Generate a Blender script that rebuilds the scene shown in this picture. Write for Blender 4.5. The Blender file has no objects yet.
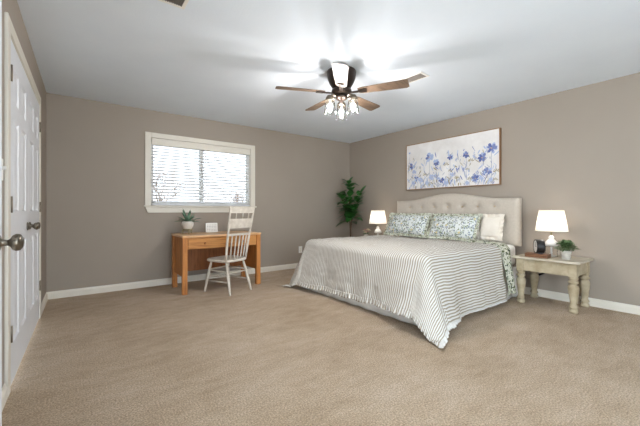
import bpy, bmesh, math, random
from mathutils import Vector, Matrix, noise
random.seed(7)
PI = math.pi
R = math.radians
S = bpy.context.scene
COL = S.collection

# ------------------------------------------------------------------ camera
cam_d = bpy.data.cameras.new('camera')
cam = bpy.data.objects.new('camera', cam_d)
COL.objects.link(cam)
cam.location = (0, 0, 1.05)
cam.rotation_euler = (R(90), 0, R(-37))
cam_d.sensor_width = 36
cam_d.lens = 36 * 325 / 640
cam_d.shift_y = -2.5 / 640
cam_d.clip_start = 0.02
S.camera = cam

# ------------------------------------------------------------------ world, exposure
W = bpy.data.worlds.new('sky')
S.world = W
W.use_nodes = True
wn = W.node_tree
bgn = wn.nodes['Background']
bgn.inputs['Color'].default_value = (0.80, 0.91, 1.0, 1)
bgn.inputs['Strength'].default_value = 6.5
S.view_settings.view_transform = 'Standard'
S.view_settings.look = 'None'
S.view_settings.exposure = 0.60
S.view_settings.gamma = 1
S.view_settings.use_curve_mapping = False
LAMP_W = 1.0      # scale of all lamps


# ------------------------------------------------------------------ material helpers
def lin(c):
    return tuple(((v / 255) / 12.92 if v / 255 <= 0.04045 else ((v / 255 + 0.055) / 1.055) ** 2.4) for v in c) + (1,)


class MT:
    def __init__(self, name, rgb=(200, 200, 200), rough=0.6, metal=0.0, spec=0.5):
        m = bpy.data.materials.new(name)
        m.use_nodes = True
        self.m = m
        self.nt = m.node_tree
        self.b = self.nt.nodes['Principled BSDF']
        self.b.inputs['Base Color'].default_value = lin(rgb)
        self.b.inputs['Roughness'].default_value = rough
        self.b.inputs['Metallic'].default_value = metal
        self.b.inputs['Specular IOR Level'].default_value = spec

    def n(self, typ, **kw):
        nd = self.nt.nodes.new(typ)
        for k, v in kw.items():
            if k in nd.inputs:
                nd.inputs[k].default_value = v
            else:
                setattr(nd, k, v)
        return nd

    def l(self, a, b):
        self.nt.links.new(a, b)

    def coord(self, scale=(1, 1, 1), kind='Object'):
        t = self.n('ShaderNodeTexCoord')
        mp = self.n('ShaderNodeMapping')
        mp.inputs['Scale'].default_value = scale
        self.l(t.outputs[kind], mp.inputs['Vector'])
        return mp.outputs['Vector']

    def ramp(self, fac, stops):
        r = self.n('ShaderNodeValToRGB')
        el = r.color_ramp.elements
        while len(el) < len(stops):
            el.new(0.5)
        for e, (p, c) in zip(el, stops):
            e.position = p
            e.color = lin(c) if max(c) > 1 else (c[0], c[1], c[2], 1)
        self.l(fac, r.inputs['Fac'])
        return r.outputs['Color']

    def noise(self, vec, scale, detail=4, rough=0.6):
        t = self.n('ShaderNodeTexNoise')
        t.inputs['Scale'].default_value = scale
        t.inputs['Detail'].default_value = detail
        t.inputs['Roughness'].default_value = rough
        self.l(vec, t.inputs['Vector'])
        return t.outputs['Fac']

    def bump(self, h, strength, dist=0.01):
        b = self.n('ShaderNodeBump')
        b.inputs['Strength'].default_value = strength
        b.inputs['Distance'].default_value = dist
        self.l(h, b.inputs['Height'])
        self.l(b.outputs['Normal'], self.b.inputs['Normal'])

    def color(self, out):
        self.l(out, self.b.inputs['Base Color'])
        return self

    def mix(self, fac, a, b, mode='MIX'):
        m = self.n('ShaderNodeMix', data_type='RGBA', blend_type=mode)
        for sock, v in ((m.inputs[0], fac), (m.inputs[6], a), (m.inputs[7], b)):
            if hasattr(v, 'is_output'):
                self.l(v, sock)
            elif isinstance(v, (int, float)):
                sock.default_value = v
            else:
                sock.default_value = lin(v)
        return m.outputs[2]

    def math(self, op, a, b=None):
        m = self.n('ShaderNodeMath', operation=op)
        for i, v in enumerate((a, b)):
            if v is None:
                continue
            if hasattr(v, 'is_output'):
                self.l(v, m.inputs[i])
            else:
                m.inputs[i].default_value = v
        return m.outputs[0]


M = {}


def mat_noise(key, c1, c2, scale, rough=0.7, bump=0.0, bscale=None, stretch=(1, 1, 1), spec=0.4, bdist=0.004):
    t = MT(key, c1, rough, 0, spec)
    v = t.coord(stretch)
    f = t.noise(v, scale)
    t.color(t.ramp(f, [(0.3, c1), (0.7, c2)]))
    if bump:
        t.bump(t.noise(t.coord(), bscale or scale * 3, 6), bump, bdist)
    M[key] = t.m
    return t


mat_noise('wall', (160, 149, 137), (163, 152, 140), 1.5, 0.62, 0.12, 160, spec=0.35, bdist=0.002)
mat_noise('ceiling', (228, 236, 245), (232, 240, 248), 2, 0.8, 0.35, 70, spec=0.2, bdist=0.004)
mat_noise('trim', (226, 220, 207), (230, 224, 212), 3, 0.4, spec=0.5)
mat_noise('door_paint', (230, 232, 236), (234, 236, 240), 3, 0.38, spec=0.5)
mat_noise('white_frame', (238, 238, 236), (242, 242, 240), 3, 0.45)

t = MT('carpet', (186, 163, 134), 0.95, 0, 0.1)
v = t.coord()
big = t.noise(v, 1.3, 3, 0.6)
mid = t.noise(t.coord((1, 2.2, 1)), 4.5, 5, 0.7)
fine = t.noise(v, 110, 3, 0.75)
c = t.ramp(t.math('ADD', t.math('MULTIPLY', big, 0.5), t.math('MULTIPLY', mid, 0.5)),
           [(0.36, (206, 179, 146)), (0.50, (226, 200, 169)), (0.64, (240, 217, 190))])
c = t.mix(0.85, c, t.ramp(fine, [(0.32, (128, 122, 116)), (0.68, (255, 255, 255))]), 'MULTIPLY')
t.color(c)
t.bump(t.math('ADD', fine, t.math('MULTIPLY', mid, 0.6)), 1.0, 0.014)
t.b.inputs['Sheen Weight'].default_value = 0.15
M['carpet'] = t.m


def wood(key, dark, light, scale=3.0, axis=0, rough=0.5):
    t = MT(key, light, rough, 0, 0.4)
    st = [14, 14, 14]
    st[axis] = 1.2
    f = t.noise(t.coord(tuple(st)), scale, 5, 0.65)
    t.color(t.ramp(f, [(0.28, dark), (0.5, light), (0.75, tuple(min(255, int(k * 1.08)) for k in light))]))
    M[key] = t.m


wood('pine_x', (150, 92, 44), (198, 138, 76), 2.2, 0)
wood('pine_z', (140, 82, 38), (190, 126, 66), 2.2, 2)
wood('pine_top', (196, 150, 104), (222, 178, 132), 2.2, 0, 0.3)
wood('pine_knob', (120, 70, 34), (150, 92, 48), 4, 2)
wood('blade_wood', (62, 50, 41), (102, 84, 68), 2.0, 0, 0.45)
wood('book_wood', (88, 58, 38), (128, 88, 60), 4, 1, 0.5)
wood('canvas_edge', (120, 88, 60), (150, 114, 80), 4, 2)
mat_noise('distressed', (158, 142, 113), (192, 179, 153), 9, 0.6, 0.15, 30, (1, 1, 1))
mat_noise('distressed_top', (176, 165, 144), (206, 198, 181), 6, 0.35, 0.1, 30, (3, .6, 1))
mat_noise('chair_paint', (196, 186, 172), (222, 214, 202), 14, 0.55)
mat_noise('linen', (190, 180, 167), (199, 189, 176), 40, 0.85, 0.2, 400, spec=0.15)
mat_noise('linen_button', (190, 172, 148), (200, 182, 158), 40, 0.85, spec=0.15)
mat_noise('sheet', (236, 234, 230), (242, 240, 237), 5, 0.8, spec=0.15)
mat_noise('skirt', (226, 222, 216), (234, 230, 225), 5, 0.85, spec=0.1)
mat_noise('ivory_cloth', (226, 216, 202), (236, 228, 216), 8, 0.85, 0.2, 60, spec=0.1)
mat_noise('leaf_dark', (26, 62, 24), (54, 114, 48), 12, 0.32, spec=0.5)
mat_noise('leaf_agave', (76, 108, 86), (124, 156, 130), 10, 0.5)
mat_noise('leaf_herb', (54, 84, 46), (124, 150, 100), 30, 0.55)
mat_noise('bark', (70, 52, 38), (104, 82, 62), 30, 0.85, 0.4, 60)
mat_noise('soil', (50, 38, 28), (74, 58, 44), 40, 0.95, 0.5, 60)
mat_noise('pot_white', (216, 208, 198), (228, 222, 214), 10, 0.5)
mat_noise('pot_stone', (186, 180, 170), (214, 208, 198), 25, 0.75, 0.2, 60)
mat_noise('planter_grey', (96, 92, 88), (112, 108, 104), 20, 0.7)
mat_noise('brass', (134, 122, 88), (158, 146, 108), 10, 0.4)
mat_noise('plastic', (232, 230, 224), (236, 234, 229), 5, 0.45)
mat_noise('ink', (150, 146, 142), (165, 160, 156), 5, 0.8)
mat_noise('black', (20, 19, 19), (30, 28, 27), 10, 0.4)
mat_noise('vent_dark', (110, 104, 98), (124, 118, 112), 10, 0.6)
mat_noise('petal_pink', (214, 160, 150), (236, 196, 184), 30, 0.7)
mat_noise('petal_cream', (236, 220, 190), (244, 232, 210), 30, 0.7)
mat_noise('slat', (236, 236, 238), (240, 240, 242), 5, 0.5, spec=0.4)
mat_noise('grass', (120, 118, 84), (150, 142, 104), 3, 0.95)
mat_noise('bark_out', (150, 118, 104), (178, 146, 130), 12, 0.9)
mat_noise('fence_wood', (158, 142, 132), (180, 164, 152), 8, 0.9, stretch=(6, 1, 1))
M['bronze'] = MT('bronze', (58, 48, 42), 0.35, 0.7).m
M['pewter'] = MT('pewter', (118, 110, 98), 0.28, 0.95).m
M['hinge'] = MT('hinge', (140, 130, 116), 0.4, 0.85).m


def mat_em(key, rgb, strength):
    t = MT(key, rgb, 0.5)
    t.b.inputs['Emission Color'].default_value = lin(rgb)
    t.b.inputs['Emission Strength'].default_value = strength
    M[key] = t.m


mat_em('bulb_fan', (255, 251, 249), 780 * LAMP_W)
mat_em('bulb_table', (255, 246, 236), 26 * LAMP_W)


def mat_shade():
    t = MT('lamp_shade', (246, 240, 228), 0.9, 0, 0.1)
    tr = t.n('ShaderNodeBsdfTranslucent')
    tr.inputs['Color'].default_value = lin((255, 253, 250))
    mx = t.n('ShaderNodeMixShader')
    mx.inputs[0].default_value = 0.55
    w = t.noise(t.coord((1, 1, 1)), 60, 3)
    t.color(t.ramp(w, [(0.3, (240, 232, 218)), (0.7, (250, 244, 234))]))
    out = t.nt.nodes['Material Output']
    t.l(t.b.outputs[0], mx.inputs[1])
    t.l(tr.outputs[0], mx.inputs[2])
    t.l(mx.outputs[0], out.inputs['Surface'])
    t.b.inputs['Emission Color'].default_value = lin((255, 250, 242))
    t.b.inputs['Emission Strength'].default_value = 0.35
    M['lamp_shade'] = t.m


mat_shade()


def mat_glass(key, tint=(255, 255, 255), gloss=0.08, ior=1.45):
    m = bpy.data.materials.new(key)
    m.use_nodes = True
    nt = m.node_tree
    nt.nodes.remove(nt.nodes['Principled BSDF'])
    a = nt.nodes.new('ShaderNodeBsdfTransparent')
    a.inputs[0].default_value = lin(tint)
    b = nt.nodes.new('ShaderNodeBsdfGlossy')
    b.inputs['Roughness'].default_value = 0.08
    fr = nt.nodes.new('ShaderNodeFresnel')
    fr.inputs[0].default_value = ior
    ad = nt.nodes.new('ShaderNodeMath')
    ad.operation = 'ADD'
    ad.inputs[1].default_value = gloss - 0.04
    nt.links.new(fr.outputs[0], ad.inputs[0])
    mx = nt.nodes.new('ShaderNodeMixShader')
    nt.links.new(ad.outputs[0], mx.inputs[0])
    nt.links.new(a.outputs[0], mx.inputs[1])
    nt.links.new(b.outputs[0], mx.inputs[2])
    nt.links.new(mx.outputs[0], nt.nodes['Material Output'].inputs['Surface'])
    M[key] = m


mat_glass('pane', (194, 194, 194), 0.02)
mat_glass('clear_base', (250, 250, 249), 0.05, 1.08)
mat_glass('shade_glass', (246, 245, 243), 0.12, 1.22)


def mat_stripe():
    t = MT('ticking_stripe', (220, 214, 204), 0.9, 0, 0.1)
    uv = t.n('ShaderNodeUVMap')
    sep = t.n('ShaderNodeSeparateXYZ')
    t.l(uv.outputs[0], sep.inputs[0])
    ph = t.math('FRACT', t.math('MULTIPLY', sep.outputs[1], 1 / 0.0265))
    tri = t.math('ABSOLUTE', t.math('SUBTRACT', ph, 0.5))
    base = t.ramp(tri, [(0.20, (158, 148, 132)), (0.26, (214, 212, 207))])
    t.color(base)
    vv = t.coord((1, 1, 1))
    t.bump(t.noise(vv, 22, 4), 0.25, 0.01)
    M['stripe'] = t.m


mat_stripe()


def mat_floral(key, ground, spots, scale, thr=0.36):
    t = MT(key, ground, 0.9, 0, 0.1)
    v = t.coord((1, 1, 1))
    warp = t.n('ShaderNodeTexNoise')
    warp.inputs['Scale'].default_value = 18
    t.l(v, warp.inputs['Vector'])
    add = t.n('ShaderNodeVectorMath', operation='MULTIPLY_ADD')
    add.inputs[1].default_value = (0.05, 0.05, 0.05)
    t.l(warp.outputs['Color'], add.inputs[0])
    t.l(v, add.inputs[2])
    cur = None
    out = lin(ground)
    base = t.n('ShaderNodeRGB')
    base.outputs[0].default_value = lin(ground)
    out = base.outputs[0]
    for i, (col, sc, th) in enumerate(spots):
        vo = t.n('ShaderNodeTexVoronoi')
        vo.inputs['Scale'].default_value = sc
        of = t.n('ShaderNodeVectorMath', operation='ADD')
        of.inputs[1].default_value = (3.1 * i, 1.7 * i, 5.3 * i)
        t.l(add.outputs[0], of.inputs[0])
        t.l(of.outputs[0], vo.inputs['Vector'])
        msk = t.math('LESS_THAN', vo.outputs['Distance'], th)
        sp = t.n('ShaderNodeSeparateColor')
        t.l(vo.outputs['Color'], sp.inputs[0])
        keep = t.math('GREATER_THAN', sp.outputs[0], 0.35)
        out = t.mix(t.math('MULTIPLY', msk, keep), out, col)
    t.color(out)
    M[key] = t.m


mat_floral('floral', (222, 225, 222), [((184, 194, 184), 24, .42), ((134, 138, 112), 34, .38), ((148, 156, 168), 30, .36),
                                        ((214, 198, 150), 12, .20), ((98, 108, 112), 46, .30)], 18)
mat_floral('floral_ruffle', (204, 206, 190), [((176, 180, 156), 26, .40), ((138, 142, 112), 36, .40), ((112, 118, 100), 48, .32),
                                              ((222, 220, 208), 30, .28)], 18)
mat_floral('floral_green', (204, 204, 188), [((172, 176, 150), 26, .38), ((104, 110, 82), 30, .44), ((66, 74, 66), 40, .38),
                                              ((222, 220, 208), 30, .28)], 18)


# ------------------------------------------------------------------ mesh helpers
def add_box(bm, x0, x1, y0, y1, z0, z1, bev=0.0, seg=2, mi=0, mtx=None):
    r = bmesh.ops.create_cube(bm, size=1)
    vs = r['verts']
    for v_ in vs:
        v_.co = Vector(((x0 + x1) / 2 + v_.co.x * (x1 - x0), (y0 + y1) / 2 + v_.co.y * (y1 - y0), (z0 + z1) / 2 + v_.co.z * (z1 - z0)))
    if mtx is not None:
        for v_ in vs:
            v_.co = mtx @ v_.co
    fs = set(f for v_ in vs for f in v_.link_faces)
    for f in fs:
        f.material_index = mi
    if bev > 0:
        es = list(set(e for v_ in vs for e in v_.link_edges))
        bmesh.ops.bevel(bm, geom=es, offset=bev, segments=seg, profile=0.5, affect='EDGES', material=mi)
    return bm


def add_lathe(bm, prof, seg=24, org=(0, 0, 0), mtx=None, cap=True, mi=0):
    rings = []
    o = Vector(org)
    for r, z in prof:
        ring = []
        for k in range(seg):
            a = 2 * PI * k / seg
            p = Vector((r * math.cos(a), r * math.sin(a), z))
            if mtx is not None:
                p = mtx @ p
            ring.append(bm.verts.new(o + p))
        rings.append(ring)
    for i in range(len(rings) - 1):
        for k in range(seg):
            f = bm.faces.new((rings[i][k], rings[i][(k + 1) % seg], rings[i + 1][(k + 1) % seg], rings[i + 1][k]))
            f.smooth = True
            f.material_index = mi
    if cap:
        for ring, rev in ((rings[0], True), (rings[-1], False)):
            f = bm.faces.new(list(reversed(ring)) if rev else ring)
            f.material_index = mi
    return bm


def add_tube(bm, pts, rad, seg=8, mi=0):
    pts = [Vector(p) for p in pts]
    rads = rad if isinstance(rad, (list, tuple)) else [rad] * len(pts)
    rings = []
    up = Vector((0, 0, 1))
    for i, p in enumerate(pts):
        d = (pts[min(i + 1, len(pts) - 1)] - pts[max(i - 1, 0)]).normalized()
        u = d.cross(up)
        if u.length < 1e-3:
            u = d.cross(Vector((1, 0, 0)))
        u.normalize()
        w = d.cross(u)
        rings.append([bm.verts.new(p + (u * math.cos(2 * PI * k / seg) + w * math.sin(2 * PI * k / seg)) * rads[i]) for k in range(seg)])
    for i in range(len(rings) - 1):
        for k in range(seg):
            f = bm.faces.new((rings[i][k], rings[i][(k + 1) % seg], rings[i + 1][(k + 1) % seg], rings[i + 1][k]))
            f.smooth = True
            f.material_index = mi
    for ring in (rings[0], rings[-1]):
        f = bm.faces.new(ring)
        f.material_index = mi
    return bm


def add_grid(bm, nu, nv, fn, uvl=None, uvf=None, mi=0, wrap=False):
    vs = [[bm.verts.new(fn(i / nu, j / nv)) for j in range(nv + 1)] for i in range(nu + 1)]
    for i in range(nu):
        for j in range(nv):
            f = bm.faces.new((vs[i][j], vs[i + 1][j], vs[i + 1][j + 1], vs[i][j + 1]))
            f.smooth = True
            f.material_index = mi
            if uvl:
                for lp, (a, b) in zip(f.loops, ((i, j), (i + 1, j), (i + 1, j + 1), (i, j + 1))):
                    lp[uvl].uv = uvf(a / nu, b / nv)
    return vs


def NB():
    return bmesh.new()


def obj(name, bm, mats, parent=None, loc=(0, 0, 0), rot=(0, 0, 0)):
    bmesh.ops.recalc_face_normals(bm, faces=bm.faces)
    me = bpy.data.meshes.new(name)
    bm.to_mesh(me)
    bm.free()
    for k in (mats if isinstance(mats, (list, tuple)) else [mats]):
        me.materials.append(M[k])
    o = bpy.data.objects.new(name, me)
    COL.objects.link(o)
    o.location = loc
    o.rotation_euler = rot
    if parent:
        o.parent = parent
    return o


def tag(o, label, cat, group=None, kind=None):
    o['label'] = label
    o['category'] = cat
    if group:
        o['group'] = group
    if kind:
        o['kind'] = kind
    return o


def thing(name, label, cat, loc=(0, 0, 0), rotz=0.0, group=None):
    o = bpy.data.objects.new(name, None)
    o.empty_display_size = 0.1
    COL.objects.link(o)
    o.location = loc
    o.rotation_euler = (0, 0, rotz)
    return tag(o, label, cat, group)


def struct(name, bm, m, label, cat, loc=(0, 0, 0), rot=(0, 0, 0)):
    o = obj(name, bm, m, None, loc, rot)
    return tag(o, label, cat, kind='structure')


def box(*a, **k):
    return add_box(NB(), *a, **k)


def copy_tree(o, parent=None):
    c_ = o.copy()
    COL.objects.link(c_)
    if parent:
        c_.parent = parent
    for ch in list(o.children):
        copy_tree(ch, c_)
    return c_


# ------------------------------------------------------------------ room shell
XR, YB, ZC = 4.536, 5.0, 2.44
YF = -2.6
LANG = -math.atan(0.018)
LLOC = (-0.27, YB, 0)            # left wall frame: local x into the room, local y along the wall

struct('floor', box(-0.75, XR + 0.12, YF, YB + 0.12, -0.08, 0), 'carpet', 'beige cut-pile carpet covering the whole bedroom floor', 'floor')
struct('ceiling', box(-0.75, XR + 0.12, YF, YB + 0.12, ZC, ZC + 0.1), 'ceiling', 'white textured bedroom ceiling', 'ceiling')
WRB = NB()
for ya, yb, za, zb_ in ((YF, -2.4, 0, ZC), (-2.4, -0.5, 0, ZC), (-0.5, YB + 0.12, 0, ZC)):
    add_box(WRB, XR, XR + 0.12, ya, yb, za, zb_)
struct('wall_right', WRB, 'wall', 'greige wall behind the bed headboard', 'wall')

WX0, WX1, WZ0, WZ1 = 0.835, 2.325, 1.12, 2.06     # window opening


def holed_wall(lo, hi, holes, zt, mk):
    """boxes for a wall from lo to hi with rectangular holes (a, b, z0, z1)"""
    cur = lo
    for a, b, z0, z1 in sorted(holes):
        mk(cur, a, 0, zt)
        if z0 > 0:
            mk(a, b, 0, z0)
        mk(a, b, z1, zt)
        cur = b
    mk(cur, hi, 0, zt)


bm = NB()
holed_wall(-0.40, XR, [(WX0, WX1, WZ0, WZ1)], ZC, lambda a, b, z0, z1: add_box(bm, a, b, YB, YB + 0.12, z0, z1))
struct('wall_back', bm, 'wall', 'greige wall with the window above the desk', 'wall')

bm = NB()
holed_wall(-0.55, XR, [(0.2, 2.0, 0, 2.3)], ZC, lambda a, b, z0, z1: add_box(bm, a, b, YF - 0.12, YF, z0, z1))  # opening added out of view to let sky light into the room
struct('wall_front', bm, 'wall', 'greige wall with a wide unseen opening added behind the camera to let light in', 'wall')

# closet opening, entry doorway and an unseen opening added for daylight in the left wall (local y = Y - 5)
C0, C1, CZ = -2.42, -0.85, 2.085
bm = NB()
holed_wall(YF - YB, 0.0, [(C0, C1, 0, CZ), (-5.10, -4.28, 0, CZ), (-7.45, -6.50, 0, 2.3)], ZC, lambda a, b, z0, z1: add_box(bm, -0.12, 0, a, b, z0, z1))
struct('wall_left', bm, 'wall', 'greige wall with the white closet doors', 'wall', LLOC, (0, 0, LANG))


def baseboard_bm(length, h=0.088, d=0.014):
    """runs along +y, sticks out along +x"""
    b = NB()
    prof = [(0, 0), (d, 0), (d, h * 0.72), (d * 0.65, h * 0.86), (d * 0.4, h), (0, h)]
    e0 = [b.verts.new((x, 0, z)) for x, z in prof]
    e1 = [b.verts.new((x, length, z)) for x, z in prof]
    n = len(prof)
    for i in range(n):
        b.faces.new((e0[i], e0[(i + 1) % n], e1[(i + 1) % n], e1[i]))
    b.faces.new(e0)
    b.faces.new(list(reversed(e1)))
    return b


struct('baseboard_back', baseboard_bm(XR + 0.25), 'trim', 'cream baseboard along the window wall', 'baseboard', (XR - 0.012, YB, 0), (0, 0, R(90))).rotation_euler = (0, 0, R(90))
bpy.data.objects['baseboard_back'].scale = (-1, 1, 1)
b_ = struct('baseboard_right', baseboard_bm(YB + 0.5 - 0.02), 'trim', 'cream baseboard along the headboard wall', 'baseboard', (XR, -0.5, 0))
b_.scale = (-1, 1, 1)
bm = baseboard_bm(0.77)
struct('baseboard_left', bm, 'trim', 'cream baseboard between closet door and back corner', 'baseboard',
       Matrix.Rotation(LANG, 4, 'Z') @ Vector((0, -0.772, 0)) + Vector(LLOC), (0, 0, LANG))
bm = baseboard_bm(1.70)
struct('baseboard_left.001', bm, 'trim', 'cream baseboard at left edge in front of the closet casing', 'baseboard',
       Matrix.Rotation(LANG, 4, 'Z') @ Vector((0, -4.20, 0)) + Vector(LLOC), (0, 0, LANG))


# ------------------------------------------------------------------ closet doors
def casing(b, y0, y1, zt, w=0.075, d=0.016):
    add_box(b, 0, d, y0 - w, y0, 0, zt + w, 0.003)
    add_box(b, 0, d, y1, y1 + w, 0, zt + w, 0.003)
    add_box(b, 0, d, y0, y1, zt, zt + w, 0.003)
    # jamb linings inside the wall
    add_box(b, -0.12, 0.0, y0, y0 + 0.012, 0, zt)
    add_box(b, -0.12, 0.0, y1 - 0.012, y1, 0, zt)
    add_box(b, -0.12, 0.0, y0 + 0.012, y1 - 0.012, zt - 0.012, zt)


bm = NB()
casing(bm, C0, C1, CZ)
struct('trim_1', bm, 'trim', 'cream casing around the double closet doors', 'door casing', LLOC, (0, 0, LANG))


def panel_door(width, height, thick=0.035):
    """front face at x=0 facing +x, spans y 0..width, z 0..height"""
    b = NB()
    st = 0.115
    pw = (width - 3 * st) / 2
    ys = [0, st, st + pw, 2 * st + pw, 2 * st + 2 * pw, width]
    zs = [0, 0.23, 0.83, 1.03, 1.60, 1.70, 1.91, height]
    for i in range(5):
        for j in range(7):
            y0, y1, z0, z1 = ys[i], ys[i + 1], zs[j], zs[j + 1]
            if i in (1, 3) and j in (1, 3, 5):
                lv = [(0, 0), (0.012, -0.010), (0.024, -0.010), (0.05, -0.002)]
                loops = []
                for ins, x in lv:
                    loops.append([b.verts.new(p) for p in ((x, y0 + ins, z0 + ins), (x, y1 - ins, z0 + ins), (x, y1 - ins, z1 - ins), (x, y0 + ins, z1 - ins))])
                for a, c_ in zip(loops, loops[1:]):
                    for k in range(4):
                        b.faces.new((a[k], a[(k + 1) % 4], c_[(k + 1) % 4], c_[k]))
                b.faces.new(loops[-1])
            else:
                b.faces.new([b.verts.new(p) for p in ((0, y0, z0), (0, y1, z0), (0, y1, z1), (0, y0, z1))])
    w, h, tk = width, height, -thick
    for q in (((tk, 0, 0), (tk, 0, h), (tk, w, h), (tk, w, 0)), ((0, 0, 0), (0, 0, h), (tk, 0, h), (tk, 0, 0)),
              ((0, w, 0), (tk, w, 0), (tk, w, h), (0, w, h)), ((0, 0, h), (0, w, h), (tk, w, h), (tk, 0, h)),
              ((0, 0, 0), (tk, 0, 0), (tk, w, 0), (0, w, 0))):
        b.faces.new([b.verts.new(p) for p in q])
    bmesh.ops.remove_doubles(b, verts=b.verts, dist=1e-5)
    return b


RX = Matrix.Rotation(R(90), 4, 'Y')     # lathe axis z -> +x


def knob_bm(s=1.0):
    return add_lathe(NB(), [(0.030 * s, 0), (0.031 * s, 0.004 * s), (0.026 * s, 0.009 * s), (0.012 * s, 0.012 * s), (0.010 * s, 0.030 * s), (0.014 * s, 0.036 * s),
                            (0.024 * s, 0.042 * s), (0.0285 * s, 0.050 * s), (0.027 * s, 0.060 * s), (0.018 * s, 0.066 * s), (0.004 * s, 0.068 * s)], 20, (0, 0, 0), RX)


def hinge_bm():
    b = NB()
    add_box(b, -0.002, 0.003, -0.016, 0.016, -0.045, 0.045)
    add_lathe(b, [(0.006, -0.048), (0.006, 0.048)], 10, (0.006, 0, 0))
    return b


dw = (C1 - C0 - 0.024) / 2 - 0.003
LM = Matrix.Translation(LLOC) @ Matrix.Rotation(LANG, 4, 'Z')
for nm, y0, kn, hy, lab in (('door_1', C0 + 0.013, dw - 0.06, 0.012, 'white six-panel closet door leaf nearer the camera'),
                            ('door_2', C0 + 0.013 + dw + 0.004, 0.06, dw - 0.002, 'white six-panel closet door leaf nearer the back corner')):
    d = tag(obj(nm, panel_door(dw, 2.05), 'door_paint', None, LM @ Vector((0.010, y0, 0.015)), (0, 0, LANG)), lab, 'door', kind='structure')
    obj('door_knob', knob_bm(), 'pewter', d, (0, kn, 0.915))
    for hz in (0.31, 1.07, 1.84):
        obj('hinge', hinge_bm(), 'hinge', d, (0, hy, hz))

# entry door swung open flat along the left wall; only its knob reaches into the picture
d = tag(obj('door_3', panel_door(0.80, 2.015), 'door_paint', None, LM @ Vector((0.045, -4.275, 0.015)), (0, 0, LANG - R(6.5))),
        'white entry door swung open against the left wall with a round pewter knob', 'door', kind='structure')
obj('door_knob', knob_bm(1.0), 'pewter', d, (0, 0.745, 0.93))
for hz in (0.31, 1.07, 1.84):
    obj('hinge', hinge_bm(), 'hinge', d, (-0.01, 0.002, hz))
bm = NB()
add_box(bm, 0, 0.016, -5.10 - 0.075, -5.10, 0, CZ + 0.075, 0.003)
add_box(bm, 0, 0.016, -4.28, -4.28 + 0.075, 0, CZ + 0.075, 0.003)
add_box(bm, 0, 0.016, -5.10, -4.28, CZ, CZ + 0.075, 0.003)
struct('trim_2', bm, 'trim', 'cream casing around the entry doorway', 'door casing', LLOC, (0, 0, LANG))

t_ = thing('light_switch', 'white wall light switch beside the closet casing at the left edge', 'light switch', LM @ Vector((0, -2.60, 1.27)), LANG)
obj('switch_plate', box(0, 0.006, -0.036, 0.036, -0.058, 0.058, 0.002), 'plastic', t_)
obj('toggle', box(0.006, 0.022, -0.006, 0.006, -0.004, 0.018, 0.002), 'plastic', t_)

# ------------------------------------------------------------------ window
bm = NB()
fy0, fy1 = YB + 0.055, YB + 0.10
add_box(bm, WX0, WX0 + 0.045, fy0, fy1, WZ0, WZ1)
add_box(bm, WX1 - 0.045, WX1, fy0, fy1, WZ0, WZ1)
add_box(bm, WX0, WX1, fy0, fy1, WZ0, WZ0 + 0.045)
add_box(bm, WX0, WX1, fy0, fy1, WZ1 - 0.045, WZ1)
add_box(bm, 1.515, 1.575, fy0 - 0.004, fy1, WZ0, WZ1)
w1 = struct('window_1', bm, 'white_frame', 'white sliding window with casing and sill above the desk', 'window')
bm = NB()
add_box(bm, WX0 - 0.07, WX0, YB - 0.016, YB, WZ0, WZ1 + 0.07, 0.003)
add_box(bm, WX1, WX1 + 0.075, YB - 0.016, YB, WZ0, WZ1 + 0.07, 0.003)
add_box(bm, WX0, WX1, YB - 0.016, YB, WZ1, WZ1 + 0.07, 0.003)
for x0, x1 in ((WX0, WX0 + 0.006), (WX1 - 0.006, WX1)):
    add_box(bm, x0, x1, YB, fy0, WZ0, WZ1)
add_box(bm, WX0, WX1, YB, fy0, WZ1 - 0.006, WZ1)
obj('window_casing', bm, 'trim', w1)
bm = NB()
add_box(bm, WX0 - 0.085, WX1 + 0.09, YB - 0.045, YB + 0.0, WZ0 - 0.022, WZ0, 0.005)
add_box(bm, WX0, WX1, YB, fy0, WZ0 - 0.022, WZ0)
# apron with slanted ends
ap = [(WX0 - 0.07, WZ0 - 0.022), (WX1 + 0.075, WZ0 - 0.022), (WX1 + 0.04, WZ0 - 0.10), (WX0 - 0.035, WZ0 - 0.10)]
fr_ = [bm.verts.new((x, YB - 0.016, z)) for x, z in ap]
bk_ = [bm.verts.new((x, YB, z)) for x, z in ap]
bm.faces.new(fr_)
for i in range(4):
    bm.faces.new((fr_[i], fr_[(i + 1) % 4], bk_[(i + 1) % 4], bk_[i]))
obj('window_sill', bm, 'trim', w1)
bm = NB()
add_box(bm, WX0 + 0.045, 1.515, YB + 0.075, YB + 0.079, WZ0 + 0.045, WZ1 - 0.045)
add_box(bm, 1.575, WX1 - 0.045, YB + 0.075, YB + 0.079, WZ0 + 0.045, WZ1 - 0.045)
obj('window_pane', bm, 'pane', w1)

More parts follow.
